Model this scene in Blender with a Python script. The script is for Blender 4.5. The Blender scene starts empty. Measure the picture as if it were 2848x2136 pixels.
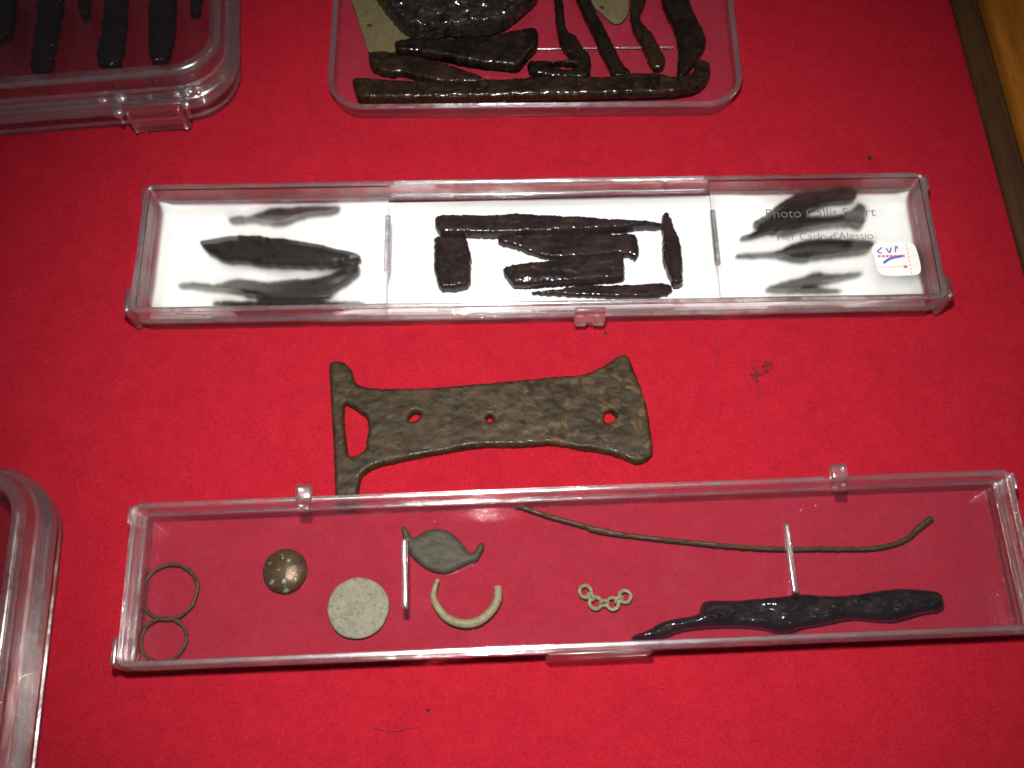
import bpy, bmesh, math, random
import numpy as np
from mathutils import Vector, noise, geometry

random.seed(7)
R = math.radians
MM = 0.001
sc = bpy.context.scene

# ------------------------------------------------------------------ camera
TILT, DIST = R(22), 0.30
cam_d = bpy.data.cameras.new('camera')
cam_d.sensor_width = 36
cam_d.lens = 36 * 2900 / 2848
cam_d.clip_start, cam_d.clip_end = 0.005, 20
cam = bpy.data.objects.new('camera', cam_d)
sc.collection.objects.link(cam)
cam.location = (0, -DIST * math.sin(TILT), DIST * math.cos(TILT))
cam.rotation_euler = (TILT, 0, 0)
sc.camera = cam

# ------------------------------------------------------------------ dim room around the case
world = bpy.data.worlds.new('World')
sc.world = world
world.use_nodes = True
bg = world.node_tree.nodes['Background']
bg.inputs[0].default_value = (0.92, 0.88, 0.95, 1)
bg.inputs[1].default_value = 0.075

# ------------------------------------------------------------------ camera flash (just above the lens) and a warm room lamp
fl = bpy.data.lights.new('flash', 'SPOT')
fl.energy = 6.4
fl.color = (1.0, 0.97, 0.93)
fl.shadow_soft_size = 0.008
fl.spot_size = R(79)
fl.spot_blend = 1.0
flash = bpy.data.objects.new('flash', fl)
sc.collection.objects.link(flash)
flash.location = (-0.010, -0.056, 0.304)
flash.rotation_euler = (Vector((0.006, -0.012, 0)) - flash.location).to_track_quat('-Z', 'Y').to_euler()

rl = bpy.data.lights.new('room_lamp', 'AREA')
rl.shape = 'DISK'
rl.size = 0.25
rl.energy = 1.0
rl.color = (1.0, 0.72, 0.42)
room = bpy.data.objects.new('room_lamp', rl)
sc.collection.objects.link(room)
room.location = (1.30, 0.30, 1.10)
room.rotation_euler = (Vector((0, 0, 0)) - room.location).to_track_quat('-Z', 'Y').to_euler()

sc.view_settings.view_transform = 'Standard'
sc.view_settings.look = 'None'
sc.view_settings.exposure = 0
sc.view_settings.gamma = 1
sc.render.engine = 'CYCLES'
cy = sc.cycles
cy.use_denoising = True
cy.max_bounces = 14
cy.transmission_bounces = 12
cy.glossy_bounces = 6
cy.transparent_max_bounces = 32
cy.caustics_refractive = True
cy.caustics_reflective = False
cy.blur_glossy = 0.2
cy.sample_clamp_indirect = 0
sc.render.filter_size = 3.0

# outlines of the finds in millimetres on the felt (x to the right, y away from the viewer)
TRACE = {
    'olive_plate': [(-56.0, 144.9), (-54.1, 138.2), (-52.3, 133.8), (-50.1, 126.2), (-48.3, 120.3), (-47.0, 116.0), (-44.0, 115.8), (-40.2, 116.0), (-37.7, 116.8), (-37.0, 120.3), (-31.9, 120.5), (-27.8, 120.5), (-27.6, 122.4), (-34.6, 125.1), (-37.3, 128.3), (-39.6, 131.0), (-43.7, 135.4), (-46.0, 138.2), (-48.5, 144.9)],
    'olive_plate_hole': [(-48.1, 127.1), (-47.7, 128.1), (-47.0, 128.1), (-46.4, 127.1), (-46.8, 126.1), (-47.6, 126.1)],
    'flaky': [(-46.6, 142.2), (-44.5, 135.6), (-42.6, 132.4), (-40.4, 129.1), (-38.1, 125.9), (-35.9, 123.0), (-32.4, 120.6), (-28.5, 119.5), (-25.6, 120.9), (-22.2, 122.1), (-17.1, 121.7), (-10.8, 121.9), (-4.4, 123.5), (-0.2, 126.4), (4.1, 131.3), (7.6, 134.6), (10.2, 142.2)],
    'flaky_hole': [(-25.1, 125.0), (-23.6, 125.8), (-21.5, 125.6), (-21.0, 124.7), (-22.7, 124.0), (-24.4, 124.0)],
    'flared': [(-38.0, 118.3), (-31.6, 118.9), (-21.4, 118.7), (-10.8, 119.7), (-2.3, 121.2), (5.0, 123.4), (7.9, 123.5), (8.6, 120.2), (8.1, 116.2), (6.2, 113.9), (4.0, 110.7), (1.9, 107.6), (-1.0, 107.9), (-6.5, 108.7), (-13.6, 109.7), (-21.3, 111.8), (-27.2, 113.1), (-33.1, 113.6), (-37.4, 113.9), (-38.1, 116.0)],
    'diagonal': [(-46.7, 115.2), (-42.6, 115.5), (-37.5, 114.2), (-29.8, 113.1), (-23.4, 111.0), (-17.0, 108.4), (-10.7, 105.9), (-7.3, 103.3), (-12.7, 102.5), (-19.0, 103.0), (-24.5, 103.3), (-29.6, 104.8), (-33.8, 106.4), (-37.2, 107.2), (-38.0, 106.1), (-39.7, 106.6), (-45.2, 108.2), (-46.2, 110.5), (-46.8, 113.1)],
    'longbar': [(-51.2, 102.5), (-48.5, 103.2), (-41.8, 102.5), (-33.4, 101.7), (-25.1, 101.7), (-16.8, 101.2), (-8.5, 102.2), (-0.2, 102.7), (8.2, 103.5), (16.5, 104.0), (22.2, 103.5), (30.6, 103.2), (34.8, 104.3), (39.0, 104.8), (45.2, 105.0), (49.0, 104.3), (51.0, 103.2), (54.8, 103.8), (57.8, 105.3), (59.2, 107.9), (58.5, 109.4), (60.2, 110.2), (63.5, 109.4), (63.7, 106.8), (62.6, 102.7), (59.5, 99.2), (55.2, 97.9), (49.0, 96.9), (34.5, 96.7), (17.9, 96.2), (-2.7, 95.7), (-16.7, 95.4), (-29.1, 95.1), (-41.4, 94.9), (-48.9, 94.9), (-50.1, 98.7)],
    'tongue': [(14.6, 143.9), (16.4, 143.9), (17.1, 134.0), (17.4, 127.5), (18.1, 123.7), (20.7, 122.1), (22.3, 118.9), (23.7, 115.7), (25.2, 114.7), (25.7, 109.5), (25.1, 105.3), (22.4, 104.6), (15.7, 104.9), (11.9, 105.3), (6.9, 106.6), (5.2, 108.2), (5.0, 111.0), (6.9, 111.8), (11.2, 111.5), (17.1, 112.1), (20.9, 112.6), (18.8, 114.2), (16.3, 117.3), (15.1, 121.6), (14.6, 127.5), (14.2, 134.0)],
    'tongue_gap': [(11.1, 110.5), (15.4, 110.9), (20.0, 110.5), (21.5, 109.7), (20.8, 108.4), (17.0, 108.2), (12.8, 109.0)],
    'strip': [(19.4, 143.9), (24.2, 143.9), (27.4, 132.3), (29.8, 126.4), (32.2, 120.0), (34.5, 113.6), (36.4, 109.0), (38.2, 107.4), (37.7, 105.1), (35.0, 104.6), (32.5, 105.3), (31.0, 110.0), (28.6, 115.7), (27.1, 121.0), (25.1, 126.4), (23.1, 132.3)],
    'lobe': [(25.2, 144.9), (38.4, 144.9), (39.3, 134.9), (38.3, 131.0), (36.0, 128.1), (33.4, 128.3), (31.3, 130.5), (29.2, 133.2), (27.1, 134.9)],
    'lobe_hole': [(29.1, 134.9), (29.8, 135.9), (30.6, 135.4), (30.9, 134.3), (30.1, 133.9)],
    'bone': [(40.2, 143.9), (45.7, 143.9), (43.9, 134.5), (42.2, 130.7), (42.8, 127.5), (45.2, 124.2), (47.1, 120.5), (48.6, 116.3), (49.9, 112.6), (49.3, 109.5), (47.3, 108.4), (45.3, 109.5), (44.2, 113.1), (42.7, 117.8), (41.2, 122.1), (39.7, 125.8), (39.2, 130.2), (39.4, 134.5)],
    'wide': [(49.0, 143.0), (58.2, 143.0), (59.7, 133.1), (61.5, 127.7), (63.2, 123.4), (63.6, 120.2), (62.9, 116.5), (60.6, 113.3), (58.7, 110.2), (56.3, 106.6), (54.5, 104.5), (53.2, 106.1), (53.9, 110.7), (54.4, 116.0), (54.2, 120.7), (53.3, 126.0), (51.8, 129.8), (50.7, 133.6)],
    'm1': [(-86.2, 52.5), (-82.9, 53.0), (-79.8, 52.8), (-76.7, 54.4), (-74.1, 56.0), (-70.2, 56.7), (-67.0, 56.0), (-64.7, 57.6), (-60.3, 57.8), (-55.6, 57.8), (-51.9, 57.1), (-52.6, 54.8), (-55.3, 53.9), (-60.0, 53.7), (-65.1, 52.5), (-67.3, 51.0), (-70.0, 50.0), (-73.6, 50.7), (-78.8, 51.6), (-82.7, 51.0), (-85.1, 51.0)],
    'm2': [(-92.1, 41.4), (-87.9, 42.0), (-83.5, 43.1), (-78.5, 43.1), (-74.7, 43.4), (-72.3, 42.5), (-66.9, 42.0), (-61.1, 41.2), (-55.3, 40.1), (-51.0, 38.5), (-44.4, 37.2), (-44.1, 34.7), (-49.2, 34.0), (-54.4, 33.4), (-60.5, 33.4), (-68.1, 33.6), (-73.8, 34.0), (-77.3, 34.9), (-81.1, 35.1), (-84.1, 34.9), (-87.4, 36.8), (-90.3, 39.0)],
    'm3': [(-98.4, 29.6), (-95.1, 30.5), (-90.0, 29.9), (-86.5, 29.6), (-83.2, 31.1), (-79.8, 31.6), (-74.8, 30.7), (-70.9, 30.5), (-66.0, 31.4), (-59.5, 31.6), (-53.8, 32.9), (-50.1, 35.1), (-47.1, 36.8), (-44.9, 35.5), (-45.3, 33.3), (-48.2, 30.3), (-51.9, 28.1), (-53.3, 26.0), (-57.1, 24.9), (-64.7, 24.5), (-72.3, 24.7), (-78.2, 26.4), (-84.1, 27.9), (-89.8, 28.1), (-94.9, 29.0), (-98.0, 29.0)],
    'm4': [(-90.0, 24.3), (-76.3, 24.3), (-57.2, 24.3), (-40.8, 24.3), (-49.5, 22.7), (-56.9, 20.6), (-66.3, 19.3), (-80.4, 19.3), (-79.8, 21.4)],
    'm5': [(-23.4, 51.7), (-22.0, 52.8), (-16.1, 52.8), (-5.3, 52.4), (1.6, 53.4), (6.5, 52.7), (12.4, 52.7), (17.8, 52.0), (22.7, 52.0), (28.1, 51.4), (35.4, 51.1), (41.8, 50.5), (45.4, 49.7), (45.1, 48.8), (37.8, 48.9), (35.8, 48.0), (27.0, 47.5), (18.2, 47.2), (6.0, 46.4), (-4.2, 46.0), (-13.0, 46.2), (-21.3, 46.2), (-22.8, 48.3)],
    'm6': [(-23.3, 45.5), (-20.9, 46.2), (-14.1, 46.4), (-13.0, 42.8), (-12.1, 39.4), (-12.4, 34.5), (-12.2, 29.4), (-15.7, 28.6), (-17.6, 28.3), (-21.4, 28.3), (-22.2, 31.8), (-23.3, 35.1), (-23.1, 39.4), (-23.3, 42.8)],
    'm7': [(-4.3, 46.4), (-1.3, 46.7), (13.4, 47.6), (27.1, 47.5), (31.5, 46.9), (36.9, 47.5), (37.8, 44.7), (38.1, 40.8), (36.7, 38.1), (36.3, 39.7), (31.7, 40.5), (23.0, 39.4), (13.2, 38.7), (6.5, 40.3), (1.1, 42.8), (-4.0, 44.1)],
    'm8': [(-3.0, 33.7), (-1.3, 35.3), (3.5, 36.1), (12.2, 37.0), (20.4, 38.6), (27.6, 39.1), (33.0, 39.4), (33.0, 35.3), (33.1, 32.1), (32.1, 31.0), (22.6, 30.2), (10.6, 29.4), (2.5, 28.8), (0.1, 29.1), (-1.3, 31.6)],
    'm9': [(45.1, 51.1), (45.7, 52.8), (47.2, 53.3), (47.8, 50.5), (48.8, 47.2), (50.0, 43.3), (50.3, 39.4), (50.2, 35.1), (50.0, 29.7), (48.7, 28.9), (47.0, 28.9), (46.1, 33.4), (44.6, 36.7), (44.9, 42.7), (45.4, 46.0), (44.9, 48.8)],
    'm10': [(3.5, 27.8), (13.1, 28.6), (20.3, 30.4), (27.5, 29.9), (37.2, 30.4), (43.5, 31.0), (47.3, 30.2), (47.2, 27.5), (41.8, 26.1), (27.4, 26.1), (13.1, 26.9)],
    'm12': [(71.4, 48.6), (74.7, 50.4), (78.0, 53.1), (82.3, 56.7), (86.4, 58.8), (90.5, 59.7), (95.2, 59.7), (99.3, 61.3), (104.0, 60.8), (103.9, 56.7), (100.6, 55.8), (95.9, 55.8), (90.6, 54.0), (87.6, 51.3), (84.6, 49.0), (81.3, 47.2), (78.9, 45.5), (75.8, 45.5), (70.2, 43.7), (67.1, 43.5), (71.1, 45.0), (74.4, 47.2)],
    'm13': [(87.5, 52.5), (90.7, 53.4), (95.4, 53.2), (100.2, 53.9), (104.1, 56.1), (105.5, 58.0), (107.4, 57.1), (107.4, 54.3), (106.0, 49.3), (104.4, 49.1), (101.8, 50.2), (95.0, 49.3), (89.0, 48.4), (84.1, 47.1), (80.6, 46.6), (79.2, 48.4), (83.4, 51.1)],
    'm14': [(65.8, 39.7), (68.6, 40.3), (73.6, 40.3), (79.1, 41.0), (84.1, 43.6), (88.5, 44.8), (94.4, 45.4), (100.2, 45.0), (109.1, 44.5), (107.6, 41.9), (105.5, 40.3), (97.6, 39.5), (92.9, 39.0), (85.8, 37.5), (82.0, 38.4), (79.0, 39.5), (70.4, 39.2)],
    'm15': [(74.4, 29.3), (81.5, 31.5), (86.7, 32.8), (90.4, 34.5), (94.1, 33.6), (101.1, 34.1), (105.1, 34.5), (102.1, 32.8), (97.0, 31.5), (92.2, 30.4), (88.2, 29.3), (97.8, 28.5), (95.7, 27.6), (85.0, 27.4), (75.4, 27.6)],
    'sticker': [(103.9, 36.7), (105.1, 38.2), (106.6, 38.6), (115.3, 38.6), (116.7, 37.7), (117.3, 30.3), (116.6, 28.6), (114.8, 27.8), (106.7, 27.6), (105.1, 28.4), (104.4, 30.3)],
    'sticker_marks': [(106.9, 37.0), (105.4, 35.7), (106.5, 35.1), (108.0, 36.8), (108.8, 35.3), (109.5, 37.0), (110.5, 35.5), (110.9, 37.4), (111.4, 36.6), (105.2, 34.1), (113.3, 34.2), (106.6, 31.9), (108.9, 33.4), (112.3, 34.2), (105.1, 30.6), (111.8, 30.7), (114.0, 38.3), (114.2, 27.9), (112.7, 30.7)],
    'text_pos': [(74.5, 47.2), (106.6, 47.2), (89.8, 43.5), (91.7, 43.5), (77.0, 39.6), (104.8, 39.6)],
    'plate': [(-52.6, 4.7), (-51.9, 5.7), (-49.7, 5.9), (-47.3, 4.9), (-45.6, 2.6), (-45.2, 0.1), (-43.6, -1.6), (-39.8, -2.5), (-33.2, -2.7), (-22.3, -2.3), (-10.5, -1.3), (1.3, -0.1), (13.1, 1.2), (19.8, 1.6), (23.6, 2.9), (27.5, 5.2), (30.4, 7.5), (32.4, 8.2), (33.8, 7.3), (34.6, 3.9), (36.0, -0.2), (37.5, -5.3), (38.4, -10.3), (38.8, -16.2), (39.1, -20.6), (38.5, -23.0), (36.1, -24.5), (33.8, -24.4), (29.8, -22.5), (24.7, -21.1), (19.2, -20.4), (14.6, -19.4), (10.9, -18.9), (4.9, -19.4), (-1.1, -19.6), (-6.6, -19.5), (-12.1, -20.1), (-18.6, -21.3), (-25.0, -22.5), (-30.4, -23.8), (-35.9, -24.9), (-39.5, -26.4), (-41.7, -28.3), (-42.1, -31.1), (-42.2, -35.4), (-42.4, -36.5), (-45.3, -37.0), (-47.8, -36.5), (-48.4, -32.5), (-49.3, -23.0), (-50.4, -13.3), (-51.6, -3.2)],
    'plate_tri': [(-47.6, -6.5), (-45.6, -7.5), (-42.7, -9.8), (-40.5, -11.0), (-40.2, -15.2), (-40.6, -18.2), (-40.5, -20.6), (-43.1, -22.5), (-45.2, -23.0), (-46.0, -20.1), (-46.9, -15.2), (-47.5, -10.8)],
    'plate_h1': [(-29.3, -11.4), (-28.6, -10.3), (-27.3, -9.5), (-25.8, -9.8), (-25.7, -10.8), (-26.7, -12.2), (-28.1, -12.7), (-29.0, -12.4)],
    'plate_h2': [(-7.3, -11.6), (-7.0, -10.9), (-6.2, -10.5), (-5.5, -10.9), (-5.2, -11.7), (-5.5, -12.5), (-6.3, -12.8), (-7.0, -12.5)],
    'plate_h3': [(25.6, -11.0), (26.3, -9.5), (27.6, -9.0), (29.1, -9.7), (29.3, -11.0), (28.8, -12.3), (27.2, -13.1), (25.9, -12.5)],
    'leaf': [(-29.9, -42.1), (-28.1, -43.1), (-27.2, -45.5), (-26.0, -45.6), (-24.5, -44.2), (-21.9, -43.3), (-19.3, -43.1), (-16.6, -44.0), (-14.4, -46.0), (-12.6, -48.2), (-11.3, -49.8), (-10.0, -49.5), (-9.4, -48.0), (-8.1, -46.5), (-7.2, -48.0), (-8.3, -50.0), (-9.3, -52.0), (-11.7, -52.6), (-14.3, -53.9), (-17.3, -55.2), (-20.3, -55.0), (-22.9, -53.9), (-25.1, -52.2), (-26.9, -50.6), (-27.9, -48.7), (-29.2, -46.2), (-29.8, -44.0)],
    'crescent': [(-19.6, -56.9), (-20.4, -59.4), (-20.6, -61.8), (-19.4, -64.3), (-17.4, -66.7), (-14.9, -68.0), (-11.9, -68.5), (-8.9, -67.9), (-6.2, -66.0), (-4.3, -63.5), (-3.6, -61.1), (-3.8, -58.8)],
    'chain': [(19.4, -60.0), (20.8, -61.6), (22.0, -63.0), (24.3, -63.2), (26.5, -63.2), (28.3, -62.3), (29.8, -61.3)],
    'rod': [(0.9, -36.6), (3.1, -37.2), (8.8, -39.3), (15.8, -41.3), (22.8, -43.3), (29.3, -44.7), (20.9, -43.1), (26.2, -44.3), (38.3, -45.8), (50.3, -47.1), (61.8, -48.2), (73.3, -48.7), (83.8, -48.6), (94.3, -48.6), (101.3, -47.7), (106.3, -45.8), (109.9, -42.8), (113.8, -40.1)],
    'knife': [(30.7, -72.3), (32.3, -71.1), (35.4, -70.3), (38.5, -68.3), (43.2, -67.1), (48.9, -66.3), (49.5, -64.0), (50.6, -62.5), (56.3, -62.7), (64.0, -62.2), (71.8, -61.5), (76.0, -60.7), (81.1, -61.5), (89.9, -61.2), (96.7, -59.9), (103.0, -59.4), (109.1, -59.9), (112.6, -60.4), (113.1, -63.5), (112.4, -65.3), (107.2, -65.8), (102.9, -67.1), (99.2, -68.1), (94.2, -67.7), (89.1, -67.1), (83.9, -68.1), (78.7, -69.1), (75.1, -69.6), (71.9, -70.8), (68.9, -70.8), (66.9, -70.1), (60.9, -69.3), (53.2, -69.3), (46.6, -69.8), (43.0, -70.6), (40.4, -71.6), (38.8, -72.3), (35.2, -72.7), (31.7, -72.6)],
    'rounds': [(-90.5, -60.0), (-83.2, -60.0), (-90.6, -72.5), (-84.8, -72.5), (-60.4, -54.5), (-54.5, -54.5), (-40.4, -64.3), (-32.4, -64.3)],
    'ribs_low': [(-28.0, -50.0), (-26.2, -66.1), (71.5, -45.9), (72.2, -61.6)],
    'tabs_low': [(-53.0, -40.5), (86.7, -35.6), (7.2, -79.4), (32.2, -77.7)],
    'ribs_mid': [(-36.5, 52.3), (-36.0, 30.7), (60.1, 52.9), (57.6, 30.7), (-36.4, 61.6), (58.1, 63.5), (22.0, 18.7)],
    'sa': [(-156.6, 139.6), (-149.2, 139.6), (-147.7, 125.5), (-147.7, 118.4), (-147.6, 111.3), (-147.2, 104.4), (-151.7, 104.4), (-153.9, 106.3), (-154.3, 112.7), (-154.5, 120.7)],
    'sb': [(-134.5, 139.6), (-127.2, 139.6), (-126.3, 125.5), (-126.0, 117.4), (-125.4, 110.9), (-126.4, 107.2), (-128.5, 106.3), (-132.9, 108.1), (-133.5, 114.6), (-133.2, 123.1)],
    'sc': [(-119.4, 139.6), (-111.7, 139.6), (-110.0, 123.1), (-110.1, 114.6), (-110.7, 110.0), (-113.1, 108.1), (-116.2, 109.5), (-117.4, 118.4), (-118.5, 125.5)],
    'sd': [(-106.6, 139.6), (-102.8, 139.6), (-102.4, 129.8), (-104.1, 127.4), (-105.5, 129.8)],
    'se': [(-171.7, 139.6), (-164.3, 139.6), (-162.9, 125.5), (-163.2, 118.4), (-167.3, 116.0)],
    'sf': [(-144.6, 139.6), (-139.9, 139.6), (-138.7, 128.8), (-139.7, 125.5), (-141.7, 128.8)],
    'TLtop': [(-152.6, 88.3), (-93.3, 94.3), (-92.1, 95.6), (-94.6, 118.2)],
    'TLbot': [(-162.8, 84.2), (-99.5, 90.4), (-86.4, 110.2), (-89.2, 140.0)],
    'TLlatch': [(-118.3, 82.8), (-97.8, 85.5)],
    'TR_rim': [(-58.5, 101.8), (73.7, 106.0), (-59.1, 133.6), (72.4, 133.6), (-47.9, 90.7), (8.6, 90.7), (60.6, 92.1)],
    'tray_line': [(7.2, 118.9), (50.4, 119.5)],
    'BL14': [(-136.4, -29.8), (-117.9, -43.6), (-115.0, -66.9), (-113.2, -104.1)],
    'debris': [(112.6, 76.6), (27.5, 16.1), (59.3, 18.5), (59.4, 4.7), (70.1, 3.0), (70.9, -5.9), (-35.0, -94.2), (-30.4, -95.1), (-24.1, -94.0), (-67.0, 79.9), (148.5, 73.2), (72.4, 5.3), (78.0, 3.6), (-21.5, -89.9), (-10.3, -97.3), (81.5, -95.5), (68.4, -4.8)],
    'frame0': [(147.4, 140.0), (150.8, 66.6), (153.4, 33.0)],
    'frame8': [(149.7, 132.7), (154.9, 61.1), (154.3, 132.7), (158.3, 79.8)],
}

# ------------------------------------------------------------------ materials
def new_mat(name):
    m = bpy.data.materials.new(name)
    m.use_nodes = True
    nt = m.node_tree
    for n in list(nt.nodes):
        nt.nodes.remove(n)
    out = nt.nodes.new('ShaderNodeOutputMaterial')
    return m, nt, out


def node(nt, kind, **kw):
    n = nt.nodes.new(kind)
    for k, v in kw.items():
        setattr(n, k, v)
    return n


def noise_tex(nt, scale, detail=4, rough=0.6, dist=0.0, vec=None):
    n = node(nt, 'ShaderNodeTexNoise')
    n.inputs['Scale'].default_value = scale
    n.inputs['Detail'].default_value = detail
    n.inputs['Roughness'].default_value = rough
    n.inputs['Distortion'].default_value = dist
    if vec is None:
        vec = nt.nodes.get('TC') or node(nt, 'ShaderNodeTexCoord', name='TC')
        vec = vec.outputs['Object']
    nt.links.new(vec, n.inputs['Vector'])
    return n.outputs['Fac']


def ramp(nt, fac, stops):
    r = node(nt, 'ShaderNodeValToRGB')
    el = r.color_ramp.elements
    while len(el) < len(stops):
        el.new(0.5)
    for e, (p, c) in zip(el, stops):
        e.position = p
        e.color = (*c, 1) if len(c) == 3 else c
    nt.links.new(fac, r.inputs[0])
    return r.outputs[0]


def mixc(nt, fac, a, b, mode='MIX'):
    n = node(nt, 'ShaderNodeMix', data_type='RGBA', blend_type=mode)
    for sock, v in ((n.inputs[0], fac), (n.inputs[6], a), (n.inputs[7], b)):
        if isinstance(v, (int, float)):
            sock.default_value = v
        elif isinstance(v, tuple):
            sock.default_value = (*v, 1)
        else:
            nt.links.new(v, sock)
    return n.outputs[2]


def bump(nt, height, strength, dist):
    b = node(nt, 'ShaderNodeBump')
    b.inputs['Strength'].default_value = strength
    b.inputs['Distance'].default_value = dist
    nt.links.new(height, b.inputs['Height'])
    return b.outputs[0]


def principled(nt, out, color, rough, normal=None, metallic=0.0, spec=0.5, coat=0.0, sheen=0.0):
    p = node(nt, 'ShaderNodeBsdfPrincipled')
    for sock, v in (('Base Color', color), ('Roughness', rough)):
        if isinstance(v, tuple):
            p.inputs[sock].default_value = (*v, 1)
        elif isinstance(v, (int, float)):
            p.inputs[sock].default_value = v
        else:
            nt.links.new(v, p.inputs[sock])
    p.inputs['Metallic'].default_value = metallic
    p.inputs['Specular IOR Level'].default_value = spec
    p.inputs['Coat Weight'].default_value = coat
    p.inputs['Coat Roughness'].default_value = 0.10
    p.inputs['Sheen Weight'].default_value = sheen
    if normal is not None:
        nt.links.new(normal, p.inputs['Normal'])
    nt.links.new(p.outputs[0], out.inputs[0])
    return p


def mat_felt():
    m, nt, out = new_mat('red_felt')
    big = ramp(nt, noise_tex(nt, 85, 5, 0.65, 0.6), [(0.25, (0, 0, 0)), (0.75, (1, 1, 1))])
    fib = noise_tex(nt, 1300, 4, 0.75, 0.6)
    mid = noise_tex(nt, 260, 5, 0.7, 0.4)
    c = mixc(nt, big, (0.400, 0.0085, 0.023), (0.475, 0.0120, 0.028))
    c = mixc(nt, ramp(nt, mid, [(0.32, (0, 0, 0)), (0.68, (1, 1, 1))]), mixc(nt, 0.8, c, (0.80, 0.80, 0.80), 'MULTIPLY'), c)
    c = mixc(nt, ramp(nt, fib, [(0.30, (0, 0, 0)), (0.70, (1, 1, 1))]), mixc(nt, 0.9, c, (0.74, 0.72, 0.74), 'MULTIPLY'), mixc(nt, 0.03, c, (1.0, 0.25, 0.25)))
    h = node(nt, 'ShaderNodeMath', operation='ADD')
    nt.links.new(fib, h.inputs[0])
    nt.links.new(mid, h.inputs[1])
    principled(nt, out, c, 0.95, bump(nt, h.outputs[0], 0.5, 0.0004), spec=0.02)
    return m


def mat_iron(name, dark, warm, tan, amount, rough=0.34, patch=0.62, coat=0.55):
    """waxed corroded iron: near-black ground, rust and tan crust patches"""
    m, nt, out = new_mat(name)
    a = noise_tex(nt, 210, 6, 0.7, 0.8)
    b = noise_tex(nt, 620, 5, 0.7, 0.5)
    g = noise_tex(nt, 1700, 4, 0.7)
    c = mixc(nt, ramp(nt, a, [(0.38, (0, 0, 0)), (0.66, (1, 1, 1))]), dark, warm)
    c = mixc(nt, ramp(nt, b, [(patch, (0, 0, 0)), (patch + 0.10, (amount,) * 3)]), c, tan)
    rr = ramp(nt, a, [(0.40, (rough,) * 3), (0.62, (min(1, rough + 0.38),) * 3)])
    h = mixc(nt, 0.5, a, b)
    principled(nt, out, c, rr, bump(nt, h, 0.45, 0.00045), spec=0.12, coat=coat)
    return m


def mat_plate():
    m, nt, out = new_mat('rusted_plate_iron')
    a = noise_tex(nt, 190, 7, 0.75, 0.9)
    b = noise_tex(nt, 430, 6, 0.72, 0.6)
    tc = nt.nodes['TC']
    vo = node(nt, 'ShaderNodeTexVoronoi')
    vo.inputs['Scale'].default_value = 300
    vo.inputs['Randomness'].default_value = 1.0
    wob = node(nt, 'ShaderNodeTexNoise')
    wob.inputs['Scale'].default_value = 240
    wob.inputs['Detail'].default_value = 4
    nt.links.new(tc.outputs['Object'], wob.inputs['Vector'])
    mad = node(nt, 'ShaderNodeVectorMath', operation='MULTIPLY_ADD')
    mad.inputs[1].default_value = (0.008, 0.008, 0.008)
    nt.links.new(wob.outputs['Color'], mad.inputs[0])
    nt.links.new(tc.outputs['Object'], mad.inputs[2])
    nt.links.new(mad.outputs[0], vo.inputs['Vector'])
    sep = node(nt, 'ShaderNodeSeparateXYZ')
    nt.links.new(tc.outputs['Object'], sep.inputs[0])
    crust = node(nt, 'ShaderNodeMapRange')          # the crust is thick towards the flared end, the neck is bare
    crust.inputs['From Min'].default_value = -0.030
    crust.inputs['From Max'].default_value = 0.045
    nt.links.new(sep.outputs[0], crust.inputs[0])
    pick = ramp(nt, vo.outputs['Color'], [(0.55, (0, 0, 0)), (0.60, (0.75,) * 3)])
    edge = ramp(nt, vo.outputs['Distance'], [(0.35, (1, 1, 1)), (0.60, (0, 0, 0))])
    chip = mixc(nt, 1.0, mixc(nt, 1.0, pick, edge, 'MULTIPLY'), crust.outputs[0], 'MULTIPLY')
    c = mixc(nt, ramp(nt, a, [(0.36, (0, 0, 0)), (0.64, (1, 1, 1))]), (0.013, 0.010, 0.0055), (0.048, 0.031, 0.014))
    c = mixc(nt, ramp(nt, b, [(0.50, (0, 0, 0)), (0.72, (0.8,) * 3)]), c, (0.080, 0.036, 0.011))
    c = mixc(nt, ramp(nt, b, [(0.28, (0.9,) * 3), (0.42, (0, 0, 0))]), c, (0.016, 0.013, 0.008))
    c = mixc(nt, chip, c, (0.105, 0.064, 0.026))
    h = mixc(nt, 0.35, mixc(nt, 0.4, b, noise_tex(nt, 1300, 4, 0.7)), chip)
    principled(nt, out, c, ramp(nt, b, [(0.35, (0.34,) * 3), (0.65, (0.62,) * 3)]), bump(nt, h, 0.6, 0.0006), spec=0.20, coat=0.06)
    return m


def mat_patina(name, base, light, dark, rough=0.6, scale=420):
    m, nt, out = new_mat(name)
    a = noise_tex(nt, scale, 6, 0.75, 0.6)
    b = noise_tex(nt, scale * 2.6, 5, 0.7)
    c = mixc(nt, ramp(nt, a, [(0.35, (0, 0, 0)), (0.62, (1, 1, 1))]), base, light)
    c = mixc(nt, ramp(nt, b, [(0.52, (0, 0, 0)), (0.70, (0.9,) * 3)]), c, dark)
    principled(nt, out, c, rough, bump(nt, a, 0.4, 0.0004), spec=0.2)
    return m


def mat_button():
    m, nt, out = new_mat('gilt_button')
    a = noise_tex(nt, 330, 4, 0.6)
    b = noise_tex(nt, 520, 2, 0.5, 0.2)
    c = mixc(nt, a, (0.018, 0.012, 0.005), (0.15, 0.075, 0.022))
    c = mixc(nt, ramp(nt, b, [(0.62, (0, 0, 0)), (0.66, (1, 1, 1))]), c, (0.16, 0.36, 0.22))
    principled(nt, out, c, 0.38, bump(nt, a, 0.35, 0.0005), metallic=0.35)
    return m


def mat_plain(name, color, rough=0.6, spec=0.4):
    m, nt, out = new_mat(name)
    n = noise_tex(nt, 500, 3, 0.6)
    c = mixc(nt, n, tuple(x * 0.92 for x in color), color)
    principled(nt, out, c, rough, spec=spec)
    return m


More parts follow.
